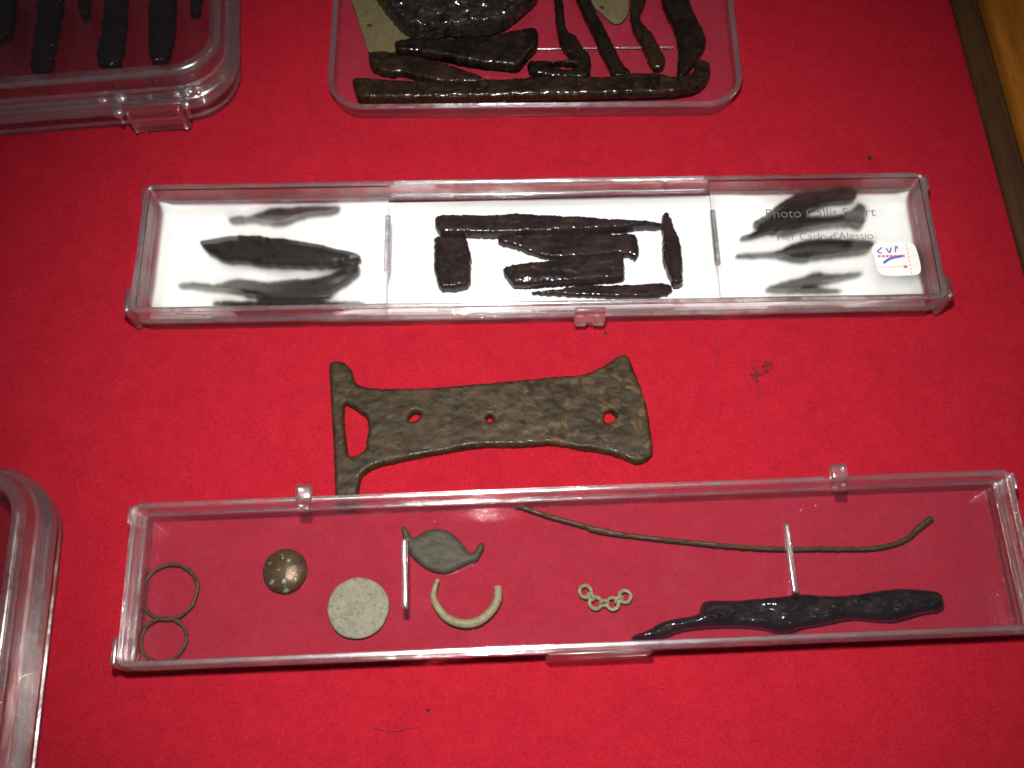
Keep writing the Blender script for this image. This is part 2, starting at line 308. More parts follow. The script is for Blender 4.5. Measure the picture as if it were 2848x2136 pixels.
def facing(nt, r0=0.028):
    lw = node(nt, 'ShaderNodeLayerWeight')
    lw.inputs[0].default_value = 0.5
    p = node(nt, 'ShaderNodeMath', operation='POWER')
    p.inputs[1].default_value = 5.0
    nt.links.new(lw.outputs['Facing'], p.inputs[0])
    a = node(nt, 'ShaderNodeMath', operation='MULTIPLY_ADD')
    nt.links.new(p.outputs[0], a.inputs[0])
    a.inputs[1].default_value = 1 - r0
    a.inputs[2].default_value = r0
    return a.outputs[0]


def mat_sheet(name, haze=0.02, tint=(0.995, 0.99, 0.995), rough=0.03, hazecol=(0.62, 0.55, 0.95)):
    """thin flat sheet of clear polystyrene with a little dust and scratching"""
    m, nt, out = new_mat(name)
    tr = node(nt, 'ShaderNodeBsdfTransparent')
    tr.inputs[0].default_value = (*tint, 1)
    gl = node(nt, 'ShaderNodeBsdfGlossy')
    gl.inputs['Roughness'].default_value = rough
    gl.inputs['Color'].default_value = (0.95, 0.93, 1.0, 1)
    mx = node(nt, 'ShaderNodeMixShader')
    nt.links.new(facing(nt), mx.inputs[0])
    nt.links.new(tr.outputs[0], mx.inputs[1])
    nt.links.new(gl.outputs[0], mx.inputs[2])
    df = node(nt, 'ShaderNodeBsdfDiffuse')
    df.inputs[0].default_value = (*hazecol, 1)
    n = noise_tex(nt, 60, 7, 0.8, 1.0)
    hz = ramp(nt, n, [(0.32, (haze * 0.5,) * 3), (0.58, (haze * 1.1,) * 3), (0.74, (haze * 2.6,) * 3)])
    m2 = node(nt, 'ShaderNodeMixShader')
    nt.links.new(hz, m2.inputs[0])
    nt.links.new(mx.outputs[0], m2.inputs[1])
    nt.links.new(df.outputs[0], m2.inputs[2])
    nt.links.new(m2.outputs[0], out.inputs[0])
    return m


def mat_solid(name, through=0.35, haze=0.03, gloss=0.07):
    """moulded clear plastic with real refraction: walls, rims, ribs"""
    m, nt, out = new_mat(name)
    g = node(nt, 'ShaderNodeBsdfGlass')
    g.inputs['IOR'].default_value = 1.49
    g.inputs['Roughness'].default_value = 0.03
    g.inputs['Color'].default_value = (0.99, 0.985, 0.99, 1)
    t = node(nt, 'ShaderNodeBsdfTransparent')
    t.inputs[0].default_value = (0.985, 0.98, 0.985, 1)
    mx = node(nt, 'ShaderNodeMixShader')
    mx.inputs[0].default_value = through
    nt.links.new(g.outputs[0], mx.inputs[1])
    nt.links.new(t.outputs[0], mx.inputs[2])
    gl = node(nt, 'ShaderNodeBsdfGlossy')
    gl.inputs['Roughness'].default_value = 0.22
    m3 = node(nt, 'ShaderNodeMixShader')
    gz = ramp(nt, noise_tex(nt, 95, 6, 0.8, 0.8), [(0.42, (gloss * 0.18,) * 3), (0.60, (gloss * 2.4,) * 3)])
    nt.links.new(gz, m3.inputs[0])
    nt.links.new(mx.outputs[0], m3.inputs[1])
    nt.links.new(gl.outputs[0], m3.inputs[2])
    df = node(nt, 'ShaderNodeBsdfDiffuse')
    df.inputs[0].default_value = (0.92, 0.88, 0.95, 1)
    m2 = node(nt, 'ShaderNodeMixShader')
    hz = ramp(nt, noise_tex(nt, 55, 5, 0.75, 0.4), [(0.30, (haze * 0.35,) * 3), (0.72, (haze * 1.5,) * 3)])
    nt.links.new(hz, m2.inputs[0])
    nt.links.new(m3.outputs[0], m2.inputs[1])
    nt.links.new(df.outputs[0], m2.inputs[2])
    nt.links.new(m2.outputs[0], out.inputs[0])
    return m


def mat_frost():
    """satin-textured clear plastic: what lies below is blurred by its distance"""
    m, nt, out = new_mat('frosted_plastic')
    g = node(nt, 'ShaderNodeBsdfRefraction')
    g.inputs['IOR'].default_value = 1.45
    g.inputs['Roughness'].default_value = 0.25
    t = node(nt, 'ShaderNodeBsdfTransparent')
    mx = node(nt, 'ShaderNodeMixShader')
    mx.inputs[0].default_value = 0.12
    nt.links.new(g.outputs[0], mx.inputs[1])
    nt.links.new(t.outputs[0], mx.inputs[2])
    df = node(nt, 'ShaderNodeBsdfDiffuse')
    df.inputs[0].default_value = (0.9, 0.9, 0.9, 1)
    m2 = node(nt, 'ShaderNodeMixShader')
    m2.inputs[0].default_value = 0.008
    nt.links.new(mx.outputs[0], m2.inputs[1])
    nt.links.new(df.outputs[0], m2.inputs[2])
    nt.links.new(m2.outputs[0], out.inputs[0])
    return m


def mat_wood(name, c0, c1, rough):
    m, nt, out = new_mat(name)
    tc = node(nt, 'ShaderNodeTexCoord', name='TC')
    mp = node(nt, 'ShaderNodeMapping')
    mp.inputs['Scale'].default_value = (1.0, 0.10, 1.0)
    nt.links.new(tc.outputs['Object'], mp.inputs[0])
    a = noise_tex(nt, 160, 5, 0.65, 1.2, mp.outputs[0])
    b = noise_tex(nt, 700, 4, 0.7, 0.3, mp.outputs[0])
    c = mixc(nt, ramp(nt, a, [(0.3, (0, 0, 0)), (0.7, (1, 1, 1))]), c0, c1)
    c = mixc(nt, ramp(nt, b, [(0.5, (0, 0, 0)), (0.8, (0.6,) * 3)]), c, tuple(x * 0.35 for x in c0))
    principled(nt, out, c, rough, bump(nt, b, 0.15, 0.0005), coat=0.0, spec=0.3)
    return m


M = {
    'felt': mat_felt(),
    'black': mat_iron('black_waxed_iron', (0.003, 0.0024, 0.0020), (0.015, 0.007, 0.0035), (0.085, 0.042, 0.016), 0.5, rough=0.26),
    'brown': mat_iron('brown_waxed_iron', (0.006, 0.004, 0.0025), (0.027, 0.012, 0.0045), (0.100, 0.046, 0.016), 0.6, rough=0.28, patch=0.60),
    'flaky': mat_iron('flaky_black_iron', (0.007, 0.006, 0.006), (0.030, 0.022, 0.016), (0.10, 0.085, 0.065), 0.7, rough=0.2, patch=0.56, coat=0.5),
    'plate': mat_plate(),
    'olive': mat_patina('olive_bronze', (0.115, 0.090, 0.042), (0.155, 0.125, 0.062), (0.075, 0.058, 0.028), 0.65),
    'leaf': mat_patina('dark_green_bronze', (0.042, 0.037, 0.020), (0.072, 0.062, 0.035), (0.024, 0.021, 0.012), 0.5),
    'coin': mat_patina('grey_green_coin', (0.215, 0.205, 0.145), (0.290, 0.270, 0.190), (0.085, 0.090, 0.070), 0.62, 420),
    'bronze': mat_patina('pale_green_bronze', (0.225, 0.200, 0.105), (0.300, 0.265, 0.150), (0.120, 0.100, 0.050), 0.42),
    'ring': mat_patina('dull_brass_ring', (0.040, 0.024, 0.010), (0.105, 0.060, 0.020), (0.018, 0.012, 0.006), 0.40, 420),
    'rod': mat_patina('waxed_brown_rod', (0.044, 0.025, 0.009), (0.095, 0.054, 0.018), (0.018, 0.011, 0.005), 0.20, 800),
    'button': mat_button(),
    'paper': mat_plain('white_paper', (0.90, 0.90, 0.885), 0.8, 0.2),
    'ink': mat_plain('black_ink', (0.14, 0.14, 0.15), 0.7),
    'bluepen': mat_plain('blue_ballpoint', (0.10, 0.14, 0.55), 0.5),
    'redprint': mat_plain('red_print', (0.62, 0.20, 0.26), 0.7),
    'clear': mat_sheet('clear_sheet', 0.007),
    'cleanest': mat_sheet('clear_sheet_clean', 0.003, (0.985, 0.985, 0.985), rough=0.02),
    'dusty': mat_sheet('clear_sheet_dusty', 0.011, (0.97, 0.96, 0.965)),
    'tall': mat_sheet('clear_sheet_tall', 0.0010, (0.92, 0.90, 0.905)),
    'solid': mat_solid('moulded_plastic', 0.60, 0.006, 0.04),
    'solidtall': mat_solid('moulded_plastic_tall', 0.50, 0.004, 0.04),
    'rim': mat_solid('edge_glow_plastic_rim', 0.50, 0.026, 0.22),  # pale diffuse haze stands in for light piped along the edges
    'rimtall': mat_solid('edge_glow_plastic_rim_tall', 0.55, 0.008, 0.12),  # same painted edge glow, fainter, for the deep boxes
    'glint_knob': mat_solid('glint_plastic_knob', 0.20, 0.04, 0.40),  # strong gloss for knobs added only to glint
    'frost': mat_frost(),
    'wood': mat_wood('orange_wood', (0.24, 0.072, 0.004), (0.40, 0.140, 0.009), 0.6),
    'darkwood': mat_wood('dark_moulding', (0.036, 0.013, 0.003), (0.078, 0.031, 0.007), 0.6),
    'lint': mat_plain('pale_lint', (0.17, 0.018, 0.026), 0.9),
    'nap': mat_plain('felt_fibre', (0.58, 0.035, 0.055), 0.95, 0.05),
    'crumb': mat_plain('dark_crumb', (0.02, 0.014, 0.01), 0.8),
}

# ------------------------------------------------------------------ mesh helpers (all lengths in millimetres)
def link(name, verts, faces, mat, parent=None, loc=(0, 0, 0), rotz=0.0, sharp=40):
    me = bpy.data.meshes.new(name)
    me.from_pydata([tuple(MM * c for c in v) for v in verts], [], faces)
    bm = bmesh.new()
    bm.from_mesh(me)
    bmesh.ops.recalc_face_normals(bm, faces=bm.faces)
    lim = R(sharp)
    for f in bm.faces:
        f.smooth = True
    for e in bm.edges:
        if len(e.link_faces) == 2 and e.calc_face_angle(0) > lim:
            e.smooth = False
    bm.to_mesh(me)
    bm.free()
    me.materials.append(mat)
    o = bpy.data.objects.new(name, me)
    sc.collection.objects.link(o)
    o.parent = parent
    o.location = tuple(MM * c for c in loc)
    o.rotation_euler.z = rotz
    return o


def root(name, loc, rotz, label, cat, group=None):
    o = bpy.data.objects.new(name, None)
    o.empty_display_size = 0.01
    sc.collection.objects.link(o)
    o.location = tuple(MM * c for c in loc)
    o.rotation_euler.z = rotz
    return tag(o, label, cat, group)


def tag(o, label, cat, group=None):
    o['label'] = label
    o['category'] = cat
    if group:
        o['group'] = group
    return o


def rrect(w, d, r, inset, n=8):
    """rounded rectangle, counter-clockwise, same point count for every inset"""
    pts = []
    for k, (sx, sy) in enumerate(((1, 1), (-1, 1), (-1, -1), (1, -1))):
        cx, cy = sx * (w / 2 - r), sy * (d / 2 - r)
        rad = max(r - inset, 0.05)
        ex = sx * max(inset - r, 0)
        ey = sy * max(inset - r, 0)
        for i in range(n + 1):
            a = R(90) * (k + i / n)
            pts.append((cx - ex + rad * math.cos(a), cy - ey + rad * math.sin(a)))
    return pts


def sweep(name, w, d, r, profile, mat, parent, n=8):
    """closed wall profile of (inset, z) carried round a rounded rectangle"""
    verts, faces = [], []
    rings = [[(x, y, z) for x, y in rrect(w, d, r, i, n)] for i, z in profile]
    m = len(rings[0])
    for ring in rings:
        verts += ring
    k = len(rings)
    for a in range(k):
        b = (a + 1) % k
        for j in range(m):
            j2 = (j + 1) % m
            faces.append((a * m + j, a * m + j2, b * m + j2, b * m + j))
    return link(name, verts, faces, mat, parent, sharp=32)


def slab(name, w, d, r, inset, z0, z1, mat, parent, n=8):
    p = rrect(w, d, r, inset, n)
    m = len(p)
    verts = [(x, y, z0) for x, y in p] + [(x, y, z1) for x, y in p]
    faces = [tuple(range(m))[::-1], tuple(range(m, 2 * m))]
    faces += [(j, (j + 1) % m, m + (j + 1) % m, m + j) for j in range(m)]
    return link(name, verts, faces, mat, parent)


def block(name, x0, x1, y0, y1, z0, z1, mat, parent, bev=0.4, loc=(0, 0, 0), rotz=0.0, seg=3):
    bm = bmesh.new()
    bmesh.ops.create_cube(bm, size=1)
    for v in bm.verts:
        v.co = Vector(((x0 + x1) / 2 + v.co.x * (x1 - x0), (y0 + y1) / 2 + v.co.y * (y1 - y0), (z0 + z1) / 2 + v.co.z * (z1 - z0)))
    if bev:
        bmesh.ops.bevel(bm, geom=list(bm.edges), offset=bev, segments=seg, profile=0.5, affect='EDGES')
    bm.verts.index_update()
    verts = [tuple(v.co) for v in bm.verts]
    faces = [tuple(v.index for v in f.verts) for f in bm.faces]
    bm.free()
    return link(name, verts, faces, mat, parent, loc, rotz, sharp=50)


def tube(name, pts, radii, mat, parent=None, closed=False, seg=12, loc=(0, 0, 0), jitter=0.0, seed=0, flat=1.0, ends=True):
    """round bar along 3-D points with its own radius at each"""
    P = [Vector(p) for p in pts]
    n = len(P)
    verts, faces = [], []
    for i, p in enumerate(P):
        a = P[(i - 1) % n] if closed or i > 0 else p
        b = P[(i + 1) % n] if closed or i < n - 1 else p
        t = (b - a).normalized()
        side = t.cross(Vector((0, 0, 1)))
        side = side.normalized() if side.length > 1e-4 else Vector((1, 0, 0))
        up = side.cross(t).normalized()
        for j in range(seg):
            an = 2 * math.pi * j / seg
            r = radii[i]
            if jitter:
                r *= 1 + jitter * noise.noise(Vector((p.x * 1.3 + seed, p.y * 1.3 + math.cos(an), math.sin(an) + seed)))
            verts.append(tuple(p + side * r * math.cos(an) + up * r * flat * math.sin(an)))
    for i in range(n if closed else n - 1):
        i2 = (i + 1) % n
        for j in range(seg):
            j2 = (j + 1) % seg
            faces.append((i * seg + j, i * seg + j2, i2 * seg + j2, i2 * seg + j))
    if not closed and ends:
        faces.append(tuple(range(seg)))
        faces.append(tuple(range((n - 1) * seg, n * seg)))
    return link(name, verts, faces, mat, parent, loc)


def resample(pts, step):
    out = []
    n = len(pts)
    for i in range(n):
        a, b = Vector(pts[i]), Vector(pts[(i + 1) % n])
        k = max(1, int(round((b - a).length / step)))
        out += [tuple(a.lerp(b, j / k)) for j in range(k)]
    return out


def smooth_loop(pts, it=2):
    """Chaikin corner cutting: a worn outline"""
    for _ in range(it):
        q = []
        n = len(pts)
        for i in range(n):
            a, b = pts[i], pts[(i + 1) % n]
            q.append((a[0] * .75 + b[0] * .25, a[1] * .75 + b[1] * .25))
            q.append((a[0] * .25 + b[0] * .75, a[1] * .25 + b[1] * .75))
        pts = q
    return pts


def spline(pts, k=8):
    P = [Vector(p) for p in pts]
    P = [P[0] * 2 - P[1]] + P + [P[-1] * 2 - P[-2]]
    out = []
    for i in range(1, len(P) - 2):
        for j in range(k):
            t = j / k
            a, b, c, d = P[i - 1:i + 3]
            out.append(0.5 * ((2 * b) + (c - a) * t + (2 * a - 5 * b + 4 * c - d) * t * t + (3 * b - a - 3 * c + d) * t ** 3))
    out.append(P[-2])
    return out


def inside(px, py, loop):
    L = np.array(loop)
    x0, y0 = L[:, 0], L[:, 1]
    x1, y1 = np.roll(x0, -1), np.roll(y0, -1)
    px, py = px[:, None], py[:, None]
    cond = (y0 > py) != (y1 > py)
    with np.errstate(divide='ignore', invalid='ignore'):
        xi = x0 + (py - y0) * (x1 - x0) / (y1 - y0)
    return (np.sum(cond & (px < xi), axis=1) % 2) == 1


def edge_dist(px, py, loops):
    best = np.full(len(px), 1e9)
    for loop in loops:
        L = np.array(loop)
        for i in range(len(L)):
            a, b = L[i], L[(i + 1) % len(L)]
            ab = b - a
            t = np.clip(((px - a[0]) * ab[0] + (py - a[1]) * ab[1]) / (ab @ ab + 1e-12), 0, 1)
            best = np.minimum(best, np.hypot(px - a[0] - t * ab[0], py - a[1] - t * ab[1]))
    return best


def find(name, key, z0, th, mat, label, cat, group=None, holes=(), edge=0.68, rad=None, amp=0.35, nscale=0.34, tilt=(0, 0), rag=0.30, cut=None, pts=1700, sm=1):
    """a corroded lump: traced outline, domed top with pits and crust, flat underside"""
    seed = sum(map(ord, key)) * 1.37
    raw = [TRACE[key]] + [TRACE[h] for h in holes]
    loops = []
    area0 = abs(sum(a[0] * b[1] - b[0] * a[1] for a, b in zip(raw[0], raw[0][1:] + raw[0][:1]))) / 2
    step = max(0.38, math.sqrt(area0 / pts))
    for l in raw:
        l = resample(smooth_loop(l, sm), step)
        j = []
        for x, y in l:
            n1 = noise.noise(Vector((x * 0.8, y * 0.8, seed))) * rag + noise.noise(Vector((x * 1.7, y * 1.7, seed + 9))) * rag * 0.9
            n2 = noise.noise(Vector((x * 0.8, y * 0.8, seed + 31))) * rag + noise.noise(Vector((x * 1.7, y * 1.7, seed + 47))) * rag * 0.9
            j.append((x + n1, y + n2))
        loops.append(j)
    L0 = np.array(loops[0])
    cx, cy = L0.mean(0)
    gx, gy = np.meshgrid(np.arange(L0[:, 0].min(), L0[:, 0].max(), step), np.arange(L0[:, 1].min(), L0[:, 1].max(), step * 0.87))
    gx = gx + (np.arange(gx.shape[0]) % 2)[:, None] * step / 2
    gx, gy = gx.ravel(), gy.ravel()
    ok = inside(gx, gy, loops[0])
    for h in loops[1:]:
        ok &= ~inside(gx, gy, h)
    gx, gy = gx[ok], gy[ok]
    ok = edge_dist(gx, gy, loops) > step * 0.6
    gx, gy = gx[ok], gy[ok]
    V, E = [], []
    for l in loops:
        b = len(V)
        V += [Vector(p) for p in l]
        E += [(b + i, b + (i + 1) % len(l)) for i in range(len(l))]
    V += [Vector((x, y)) for x, y in zip(gx, gy)]
    ov, oe, of, *_ = geometry.delaunay_2d_cdt(V, E, [], 0, 1e-5)
    X = np.array([v[0] for v in ov]); Y = np.array([v[1] for v in ov])
    T = np.array([tuple(f) for f in of])
    mx, my = X[T].mean(1), Y[T].mean(1)
    keep = inside(mx, my, loops[0])
    for h in loops[1:]:
        keep &= ~inside(mx, my, h)
    T = T[keep]
    D = edge_dist(X, Y, loops)
    rad = rad or max(0.7, min(1.7, D.max() * 0.6))
    t = np.clip(D / rad, 0, 1)
    prof = edge + (1 - edge) * np.sqrt(1 - (1 - t) ** 2)
    cov = np.cov(np.array([X - cx, Y - cy]))
    ax = np.linalg.eigh(cov)[1][:, 1]
    UX, UY = (X * ax[0] + Y * ax[1]) * 0.45, (-X * ax[1] + Y * ax[0])
    Z = np.zeros(len(X))
    for i in range(len(X)):
        p = Vector((UX[i] * nscale, UY[i] * nscale, seed))
        n = noise.fractal(p, 0.9, 2.1, 3) * 0.9
        n = n * 0.45 + round(n * 3.2) / 3.2 * 0.55          # flaking layers
        Z[i] = th * prof[i] + 0.7 * amp * n * (0.35 + 0.65 * t[i])
    Z = np.maximum(Z, 0.15)
    tl = tilt[0] * (X - cx) + tilt[1] * (Y - cy)
    nv = len(X)
    top = [(X[i] - cx, Y[i] - cy, Z[i] + tl[i]) for i in range(nv)]
    bot = [(X[i] - cx, Y[i] - cy, tl[i]) for i in range(nv)]
    faces = [tuple(map(int, f)) for f in T] + [tuple(int(i) + nv for i in f[::-1]) for f in T]
    cnt = {}
    for f in T:
        for a, b in ((f[0], f[1]), (f[1], f[2]), (f[2], f[0])):
            cnt[(int(a), int(b))] = 1
    for a, b in cnt:
        if (b, a) not in cnt:
            faces.append((b, a, a + nv, b + nv))
    o = link(name, top + bot, faces, M[mat], loc=(cx, cy, z0), sharp=70)
    return tag(o, label, cat, group)


# ------------------------------------------------------------------ the lined case
felt = link('felt_lining', [(-600, -600, 0), (600, -600, 0), (600, 600, 0), (-600, 600, 0)], [(0, 1, 2, 3)], M['felt'])
felt['kind'] = 'structure'
felt['label'] = 'bright red felt lining the display case'

FR = R(3.2)
frame = root('case_frame', (152.2, 60, 0), FR, 'wooden rim of the display case along the edge of the red felt', 'case frame')


def rail(name, prof, mat):
    L = 420
    m = len(prof)
    verts = [(x, -L, z) for x, z in prof] + [(x, L, z) for x, z in prof]
    faces = [tuple(range(m)), tuple(range(m, 2 * m))[::-1]] + [(j, (j + 1) % m, m + (j + 1) % m, m + j) for j in range(m)]
    return link(name, verts, faces, mat, frame, sharp=50)


rail('inner_moulding', [(0, -1), (0, 1.2), (0.6, 1.8), (4.2, 3.4), (5.0, 4.6), (5.5, 5.1), (6.0, 5.1), (6.5, 4.6), (6.7, 3.6), (7.2, 3.2), (7.2, -1)], M['darkwood'])
rail('groove_strip', [(7.25, -1), (7.25, 1.6), (8.6, 1.6), (8.6, -1)], M['crumb'])
rail('outer_rail', [(8.65, -1), (8.65, 4.4), (9.2, 5.4), (10.4, 6.0), (90, 6.0), (90, -1)], M['wood'])

# ------------------------------------------------------------------ clear plastic boxes
def long_box(name, cx, cy, rot, label, group, frosted, ribs, hinges, latch, lid_mats):
    W, D, H = 231.6, 42.0, 14.0
    b = root(name, (cx, cy, 0), rot, label, 'plastic box', group)
    slab('base_panel', W, D, 2.6, 1.95, 0.3, 1.4, M['cleanest'] if frosted else M['clear'], b)
    sweep('base_wall', W, D, 2.6, [(1.1, 0.1), (0.8, 0.5), (0.7, 5.6), (1.8, 5.6), (1.9, 0.1)], M['solid'], b)
    sweep('base_rim', W, D, 2.6, [(0.7, 5.65), (0.3, 5.75), (0.0, 6.1), (0.0, 6.7), (0.3, 7.1), (1.8, 7.1), (1.8, 5.65)], M['rim'], b)
    sweep('lid_wall', W, D, 2.6, [(0.5, 7.2), (0.4, 12.7), (1.45, 12.7), (1.55, 7.2)], M['solid'], b)
    sweep('lid_rim', W, D, 2.6, [(0.4, 12.75), (0.1, 12.95), (0.0, 13.35), (0.12, 13.75), (0.4, 14.0), (0.8, 14.08), (1.2, 13.98), (1.45, 13.7), (1.55, 13.35), (1.5, 12.75)], M['rim'], b)
    xs = [-W / 2 + 1.62] + list(ribs) + [W / 2 - 1.62]
    if not frosted:
        block('lid_panel', xs[0], xs[3], -D / 2 + 1.62, D / 2 - 1.62, 12.5, 13.5, lid_mats[0], b, 0)
    for i in range(3 if frosted else 0):
        x0, x1 = xs[i] + (0.02 if i else 0), xs[i + 1] - (0.02 if i < 2 else 0)
        block('lid_panel', x0, x1, -D / 2 + 1.62, D / 2 - 1.62, 12.5, 13.5, lid_mats[i], b, 0)
    for x in ribs:
        block('rib', x - 0.8, x + 0.8, -9.5, 8.5, 13.5, 15.2, M['rim'], b, 0.45)
    # corner lugs
    for sx in (-1, 1):
        block('corner_lug', sx * (W / 2 + 0.1) - 0 if sx > 0 else -W / 2 - 2.0, W / 2 + 2.0 if sx > 0 else -W / 2 - 0.1, -D / 2 + 0.4, -D / 2 + 8.0, 1.0, 13.4, M['rim'], b, 0.9)
        block('corner_lug', sx * (W / 2 + 0.1) if sx > 0 else -W / 2 - 1.1, W / 2 + 1.1 if sx > 0 else -W / 2 - 0.1, D / 2 - 5.6, D / 2 - 0.6, 6.0, 13.6, M['rim'], b, 0.5)
    for x in hinges:
        block('hinge_tab', x - 2.2, x + 2.2, D / 2 - 2.0, D / 2 + 2.4, 14.1, 17.2, M['rim'], b, 0.8)
        block('hinge_pin', x - 1.6, x + 1.6, D / 2 - 4.6, D / 2 - 2.1, 14.05, 15.8, M['solid'], b, 0.6)
    x0, x1, steps = latch
    block('latch', x0, x1, -D / 2 - 1.6, -D / 2 - 0.1, 3.0, 12.8, M['solid'], b, 0.6)
    if steps:
        xm = (x0 + x1) / 2
        for k in (-1, 1):
            block('latch_or_glint_knob', xm + k * 2.6 - 1.7, xm + k * 2.6 + 1.7, -D / 2 - 2.9, -D / 2 - 1.65, 5.0, 11.5, M['solid'], b, 0.55)
    return b


mid_rot, low_rot = R(1.1), R(2.3)
mid = long_box('long_plastic_box', 7.4, 39.4, mid_rot, 'long clear plastic box lined with white paper, frosted lid ends and a small white sticker', 'long plastic boxes', True,
               (-43.4, 51.3), (), (10.0, 19.0, True), (M['frost'], M['cleanest'], M['frost']))
# bar that joins the clear middle of the lid along the back
block('back_bar', -42.0, 50.0, 18.9, 20.1, 14.1, 15.4, M['rim'], mid, 0.5)
block('back_bar', -42.0, 50.0, 15.2, 16.2, 13.55, 14.3, M['rim'], mid, 0.35)

low = long_box('long_plastic_box', 17.2, -55.4, low_rot, 'long clear plastic box holding rings, a coin, a button and a small chain', 'long plastic boxes', False,
               (-44.5, 54.0), (-70.5, 69.3), (-9.5, 17.0, False), (M['cleanest'], M['cleanest'], M['cleanest']))


def rounded_box(name, cx, cy, rot, w, d, r, label, k=1.0):
    """deep two-part box with stepped, rounded walls"""
    b = root(name, (cx, cy, 0), rot, label, 'plastic box', 'round-cornered deep boxes')
    mt = M['solidtall']
    slab('base_panel', w, d, r, 5.2, 0.4, 1.6, M['tall'], b, 12)
    sweep('base_wall', w, d, r, [(3.6, 0.1), (2.6, 0.8), (2.2, 4.0), (2.0, 8.0), (4.9, 8.0), (5.1, 0.1)], mt, b, 12)
    sweep('base_rim', w, d, r, [(2.0, 8.05), (1.1, 8.3), (0.8, 8.8), (0.9, 9.6), (1.3, 10.0), (4.6, 10.0), (4.9, 8.05)], M['rimtall'], b, 12)
    sweep('lid_wall', w, d, r, [(1.9, 14.35), (2.2, 15.4), (2.6, 20.5), (3.1, 22.0), (5.2, 22.0), (4.6, 19.0), (4.2, 14.35)], mt, b, 12)
    sweep('lid_skirt', w, d, r, [(0.2, 10.2), (0.0, 10.6), (0.0, 13.2), (0.3, 13.9), (0.9, 14.3), (4.1, 14.3), (3.6, 10.2)], M['rimtall'], b, 12)
    sweep('lid_rim', w, d, r, [(3.15, 22.05), (3.5, 23.0), (4.2, 23.7), (5.2, 24.0), (6.0, 23.9), (6.2, 23.4), (5.3, 22.05)], M['rimtall'], b, 12)
    sweep('lower_ridge', w, d, r, [(2.15, 3.2), (1.5, 3.4), (1.3, 3.8), (1.5, 4.2), (2.1, 4.4)], M['rimtall'], b, 12)
    sweep('upper_ridge', w, d, r, [(2.3, 17.2), (1.6, 17.4), (1.4, 17.8), (1.6, 18.2), (2.35, 18.4)], M['rimtall'], b, 12)
    slab('lid_panel', w, d, r, 6.3, 22.6, 23.6, M['tall'], b, 12)
    return b


def corner_box(name, corner, rot, sx, sy, w, d, r, label):
    """place a rounded box by one outer corner"""
    ox, oy = sx * w / 2, sy * d / 2
    cx = corner[0] + ox * math.cos(rot) - oy * math.sin(rot)
    cy_ = corner[1] + ox * math.sin(rot) + oy * math.cos(rot)
    return rounded_box(name, cx, cy_, rot, w, d, r, label)


tl = corner_box('deep_plastic_box', (-84.6, 89.6), R(5.5), -1, 1, 118, 84, 17, 'deep round-cornered clear box with a latch holding dark upright strips')
W2, D2 = 118, 84
block('latch', 24, 42, -D2 / 2 - 1.2, -D2 / 2 - 0.1, 1.5, 14.5, M['rimtall'], tl, 0.6)
block('latch_lip', 25.5, 40.5, -D2 / 2 - 2.4, -D2 / 2 - 1.25, 6.0, 9.0, M['solid'], tl, 0.5)
for x, z_a, z_b in ((22.6, 8.4, 13.8), (25.2, 3.0, 13.0), (40.6, 3.0, 13.0), (43.4, 8.4, 13.8)):
    block('latch_glint_rib', x - 0.55, x + 0.55, -D2 / 2 - 2.6, -D2 / 2 - 1.3, z_a, z_b, M['rim'], tl, 0.45)  # upright ribs added beside the latch to catch glints
for x, y_, z_, r_ in ((22.4, -1.4, 12.6, 1.7), (19.0, 0.9, 16.0, 1.5), (24.4, 0.9, 16.6, 1.8), (43.2, -0.9, 13.4, 1.5), (45.0, 1.6, 16.2, 1.7), (41.4, 0.8, 16.4, 1.3)):
    block('latch_or_glint_knob', x - r_, x + r_, -D2 / 2 + y_ - r_ * 0.8, -D2 / 2 + y_ + r_ * 0.8, z_ - r_, z_ + r_ * 0.7, M['glint_knob'], tl, r_ * 0.75, seg=5)  # rounded knobs added around this latch to throw flash glints
for x in (47.8,):
    block('rim_stud', x - 0.9, x + 0.9, -D2 / 2 + 0.5, -D2 / 2 + 2.4, 14.7, 16.6, M['rim'], tl, 0.8)  # near-round stud added on the rim for one more glint
for x in (24.6, 33.0, 41.4):
    block('latch_glint_bit', x - 0.7, x + 0.7, -D2 / 2 + 0.4, -D2 / 2 + 2.2, 14.7, 16.4, M['rim'], tl, 0.5)  # small bevelled bits added so the latch area sparkles
for x in (23.0, 43.0):
    block('latch_post', x - 0.8, x + 0.8, -D2 / 2 - 1.4, -D2 / 2 + 3.2, 14.6, 17.4, M['solid'], tl, 0.5)

bl = corner_box('deep_plastic_box', (-120.0, -28.6), R(2.8), -1, -1, 118, 100, 17, 'deep round-cornered clear box whose corner enters beside the ring box')
block('rim_stud', 59 - 22, 59 - 14, 50 - 3.4, 50 - 0.6, 14.6, 17.6, M['solid'], bl, 1.0)

tray = root('plastic_tray', (7.1, 126.2, 0), R(0.6), 'shallow clear plastic tray full of dark iron pieces', 'plastic tray')
slab('base_panel', 132, 70, 12, 1.75, 0.4, 1.5, M['dusty'], tray, 12)
sweep('side_wall', 132, 70, 12, [(1.5, 0.1), (0.9, 0.5), (0.6, 3.0), (0.3, 5.6), (1.65, 5.6), (1.7, 3.0), (1.7, 0.1)], M['solid'], tray, 12)
sweep('tray_rim', 132, 70, 12, [(0.3, 5.65), (0.0, 6.0), (-0.1, 6.5), (0.1, 6.95), (0.6, 7.2), (1.2, 7.2), (1.6, 6.9), (1.65, 5.65)], M['rim'], tray, 12)
block('floor_ridge', -20, 46, -8.4, -7.7, 1.55, 1.95, M['rim'], tray, 0.15)

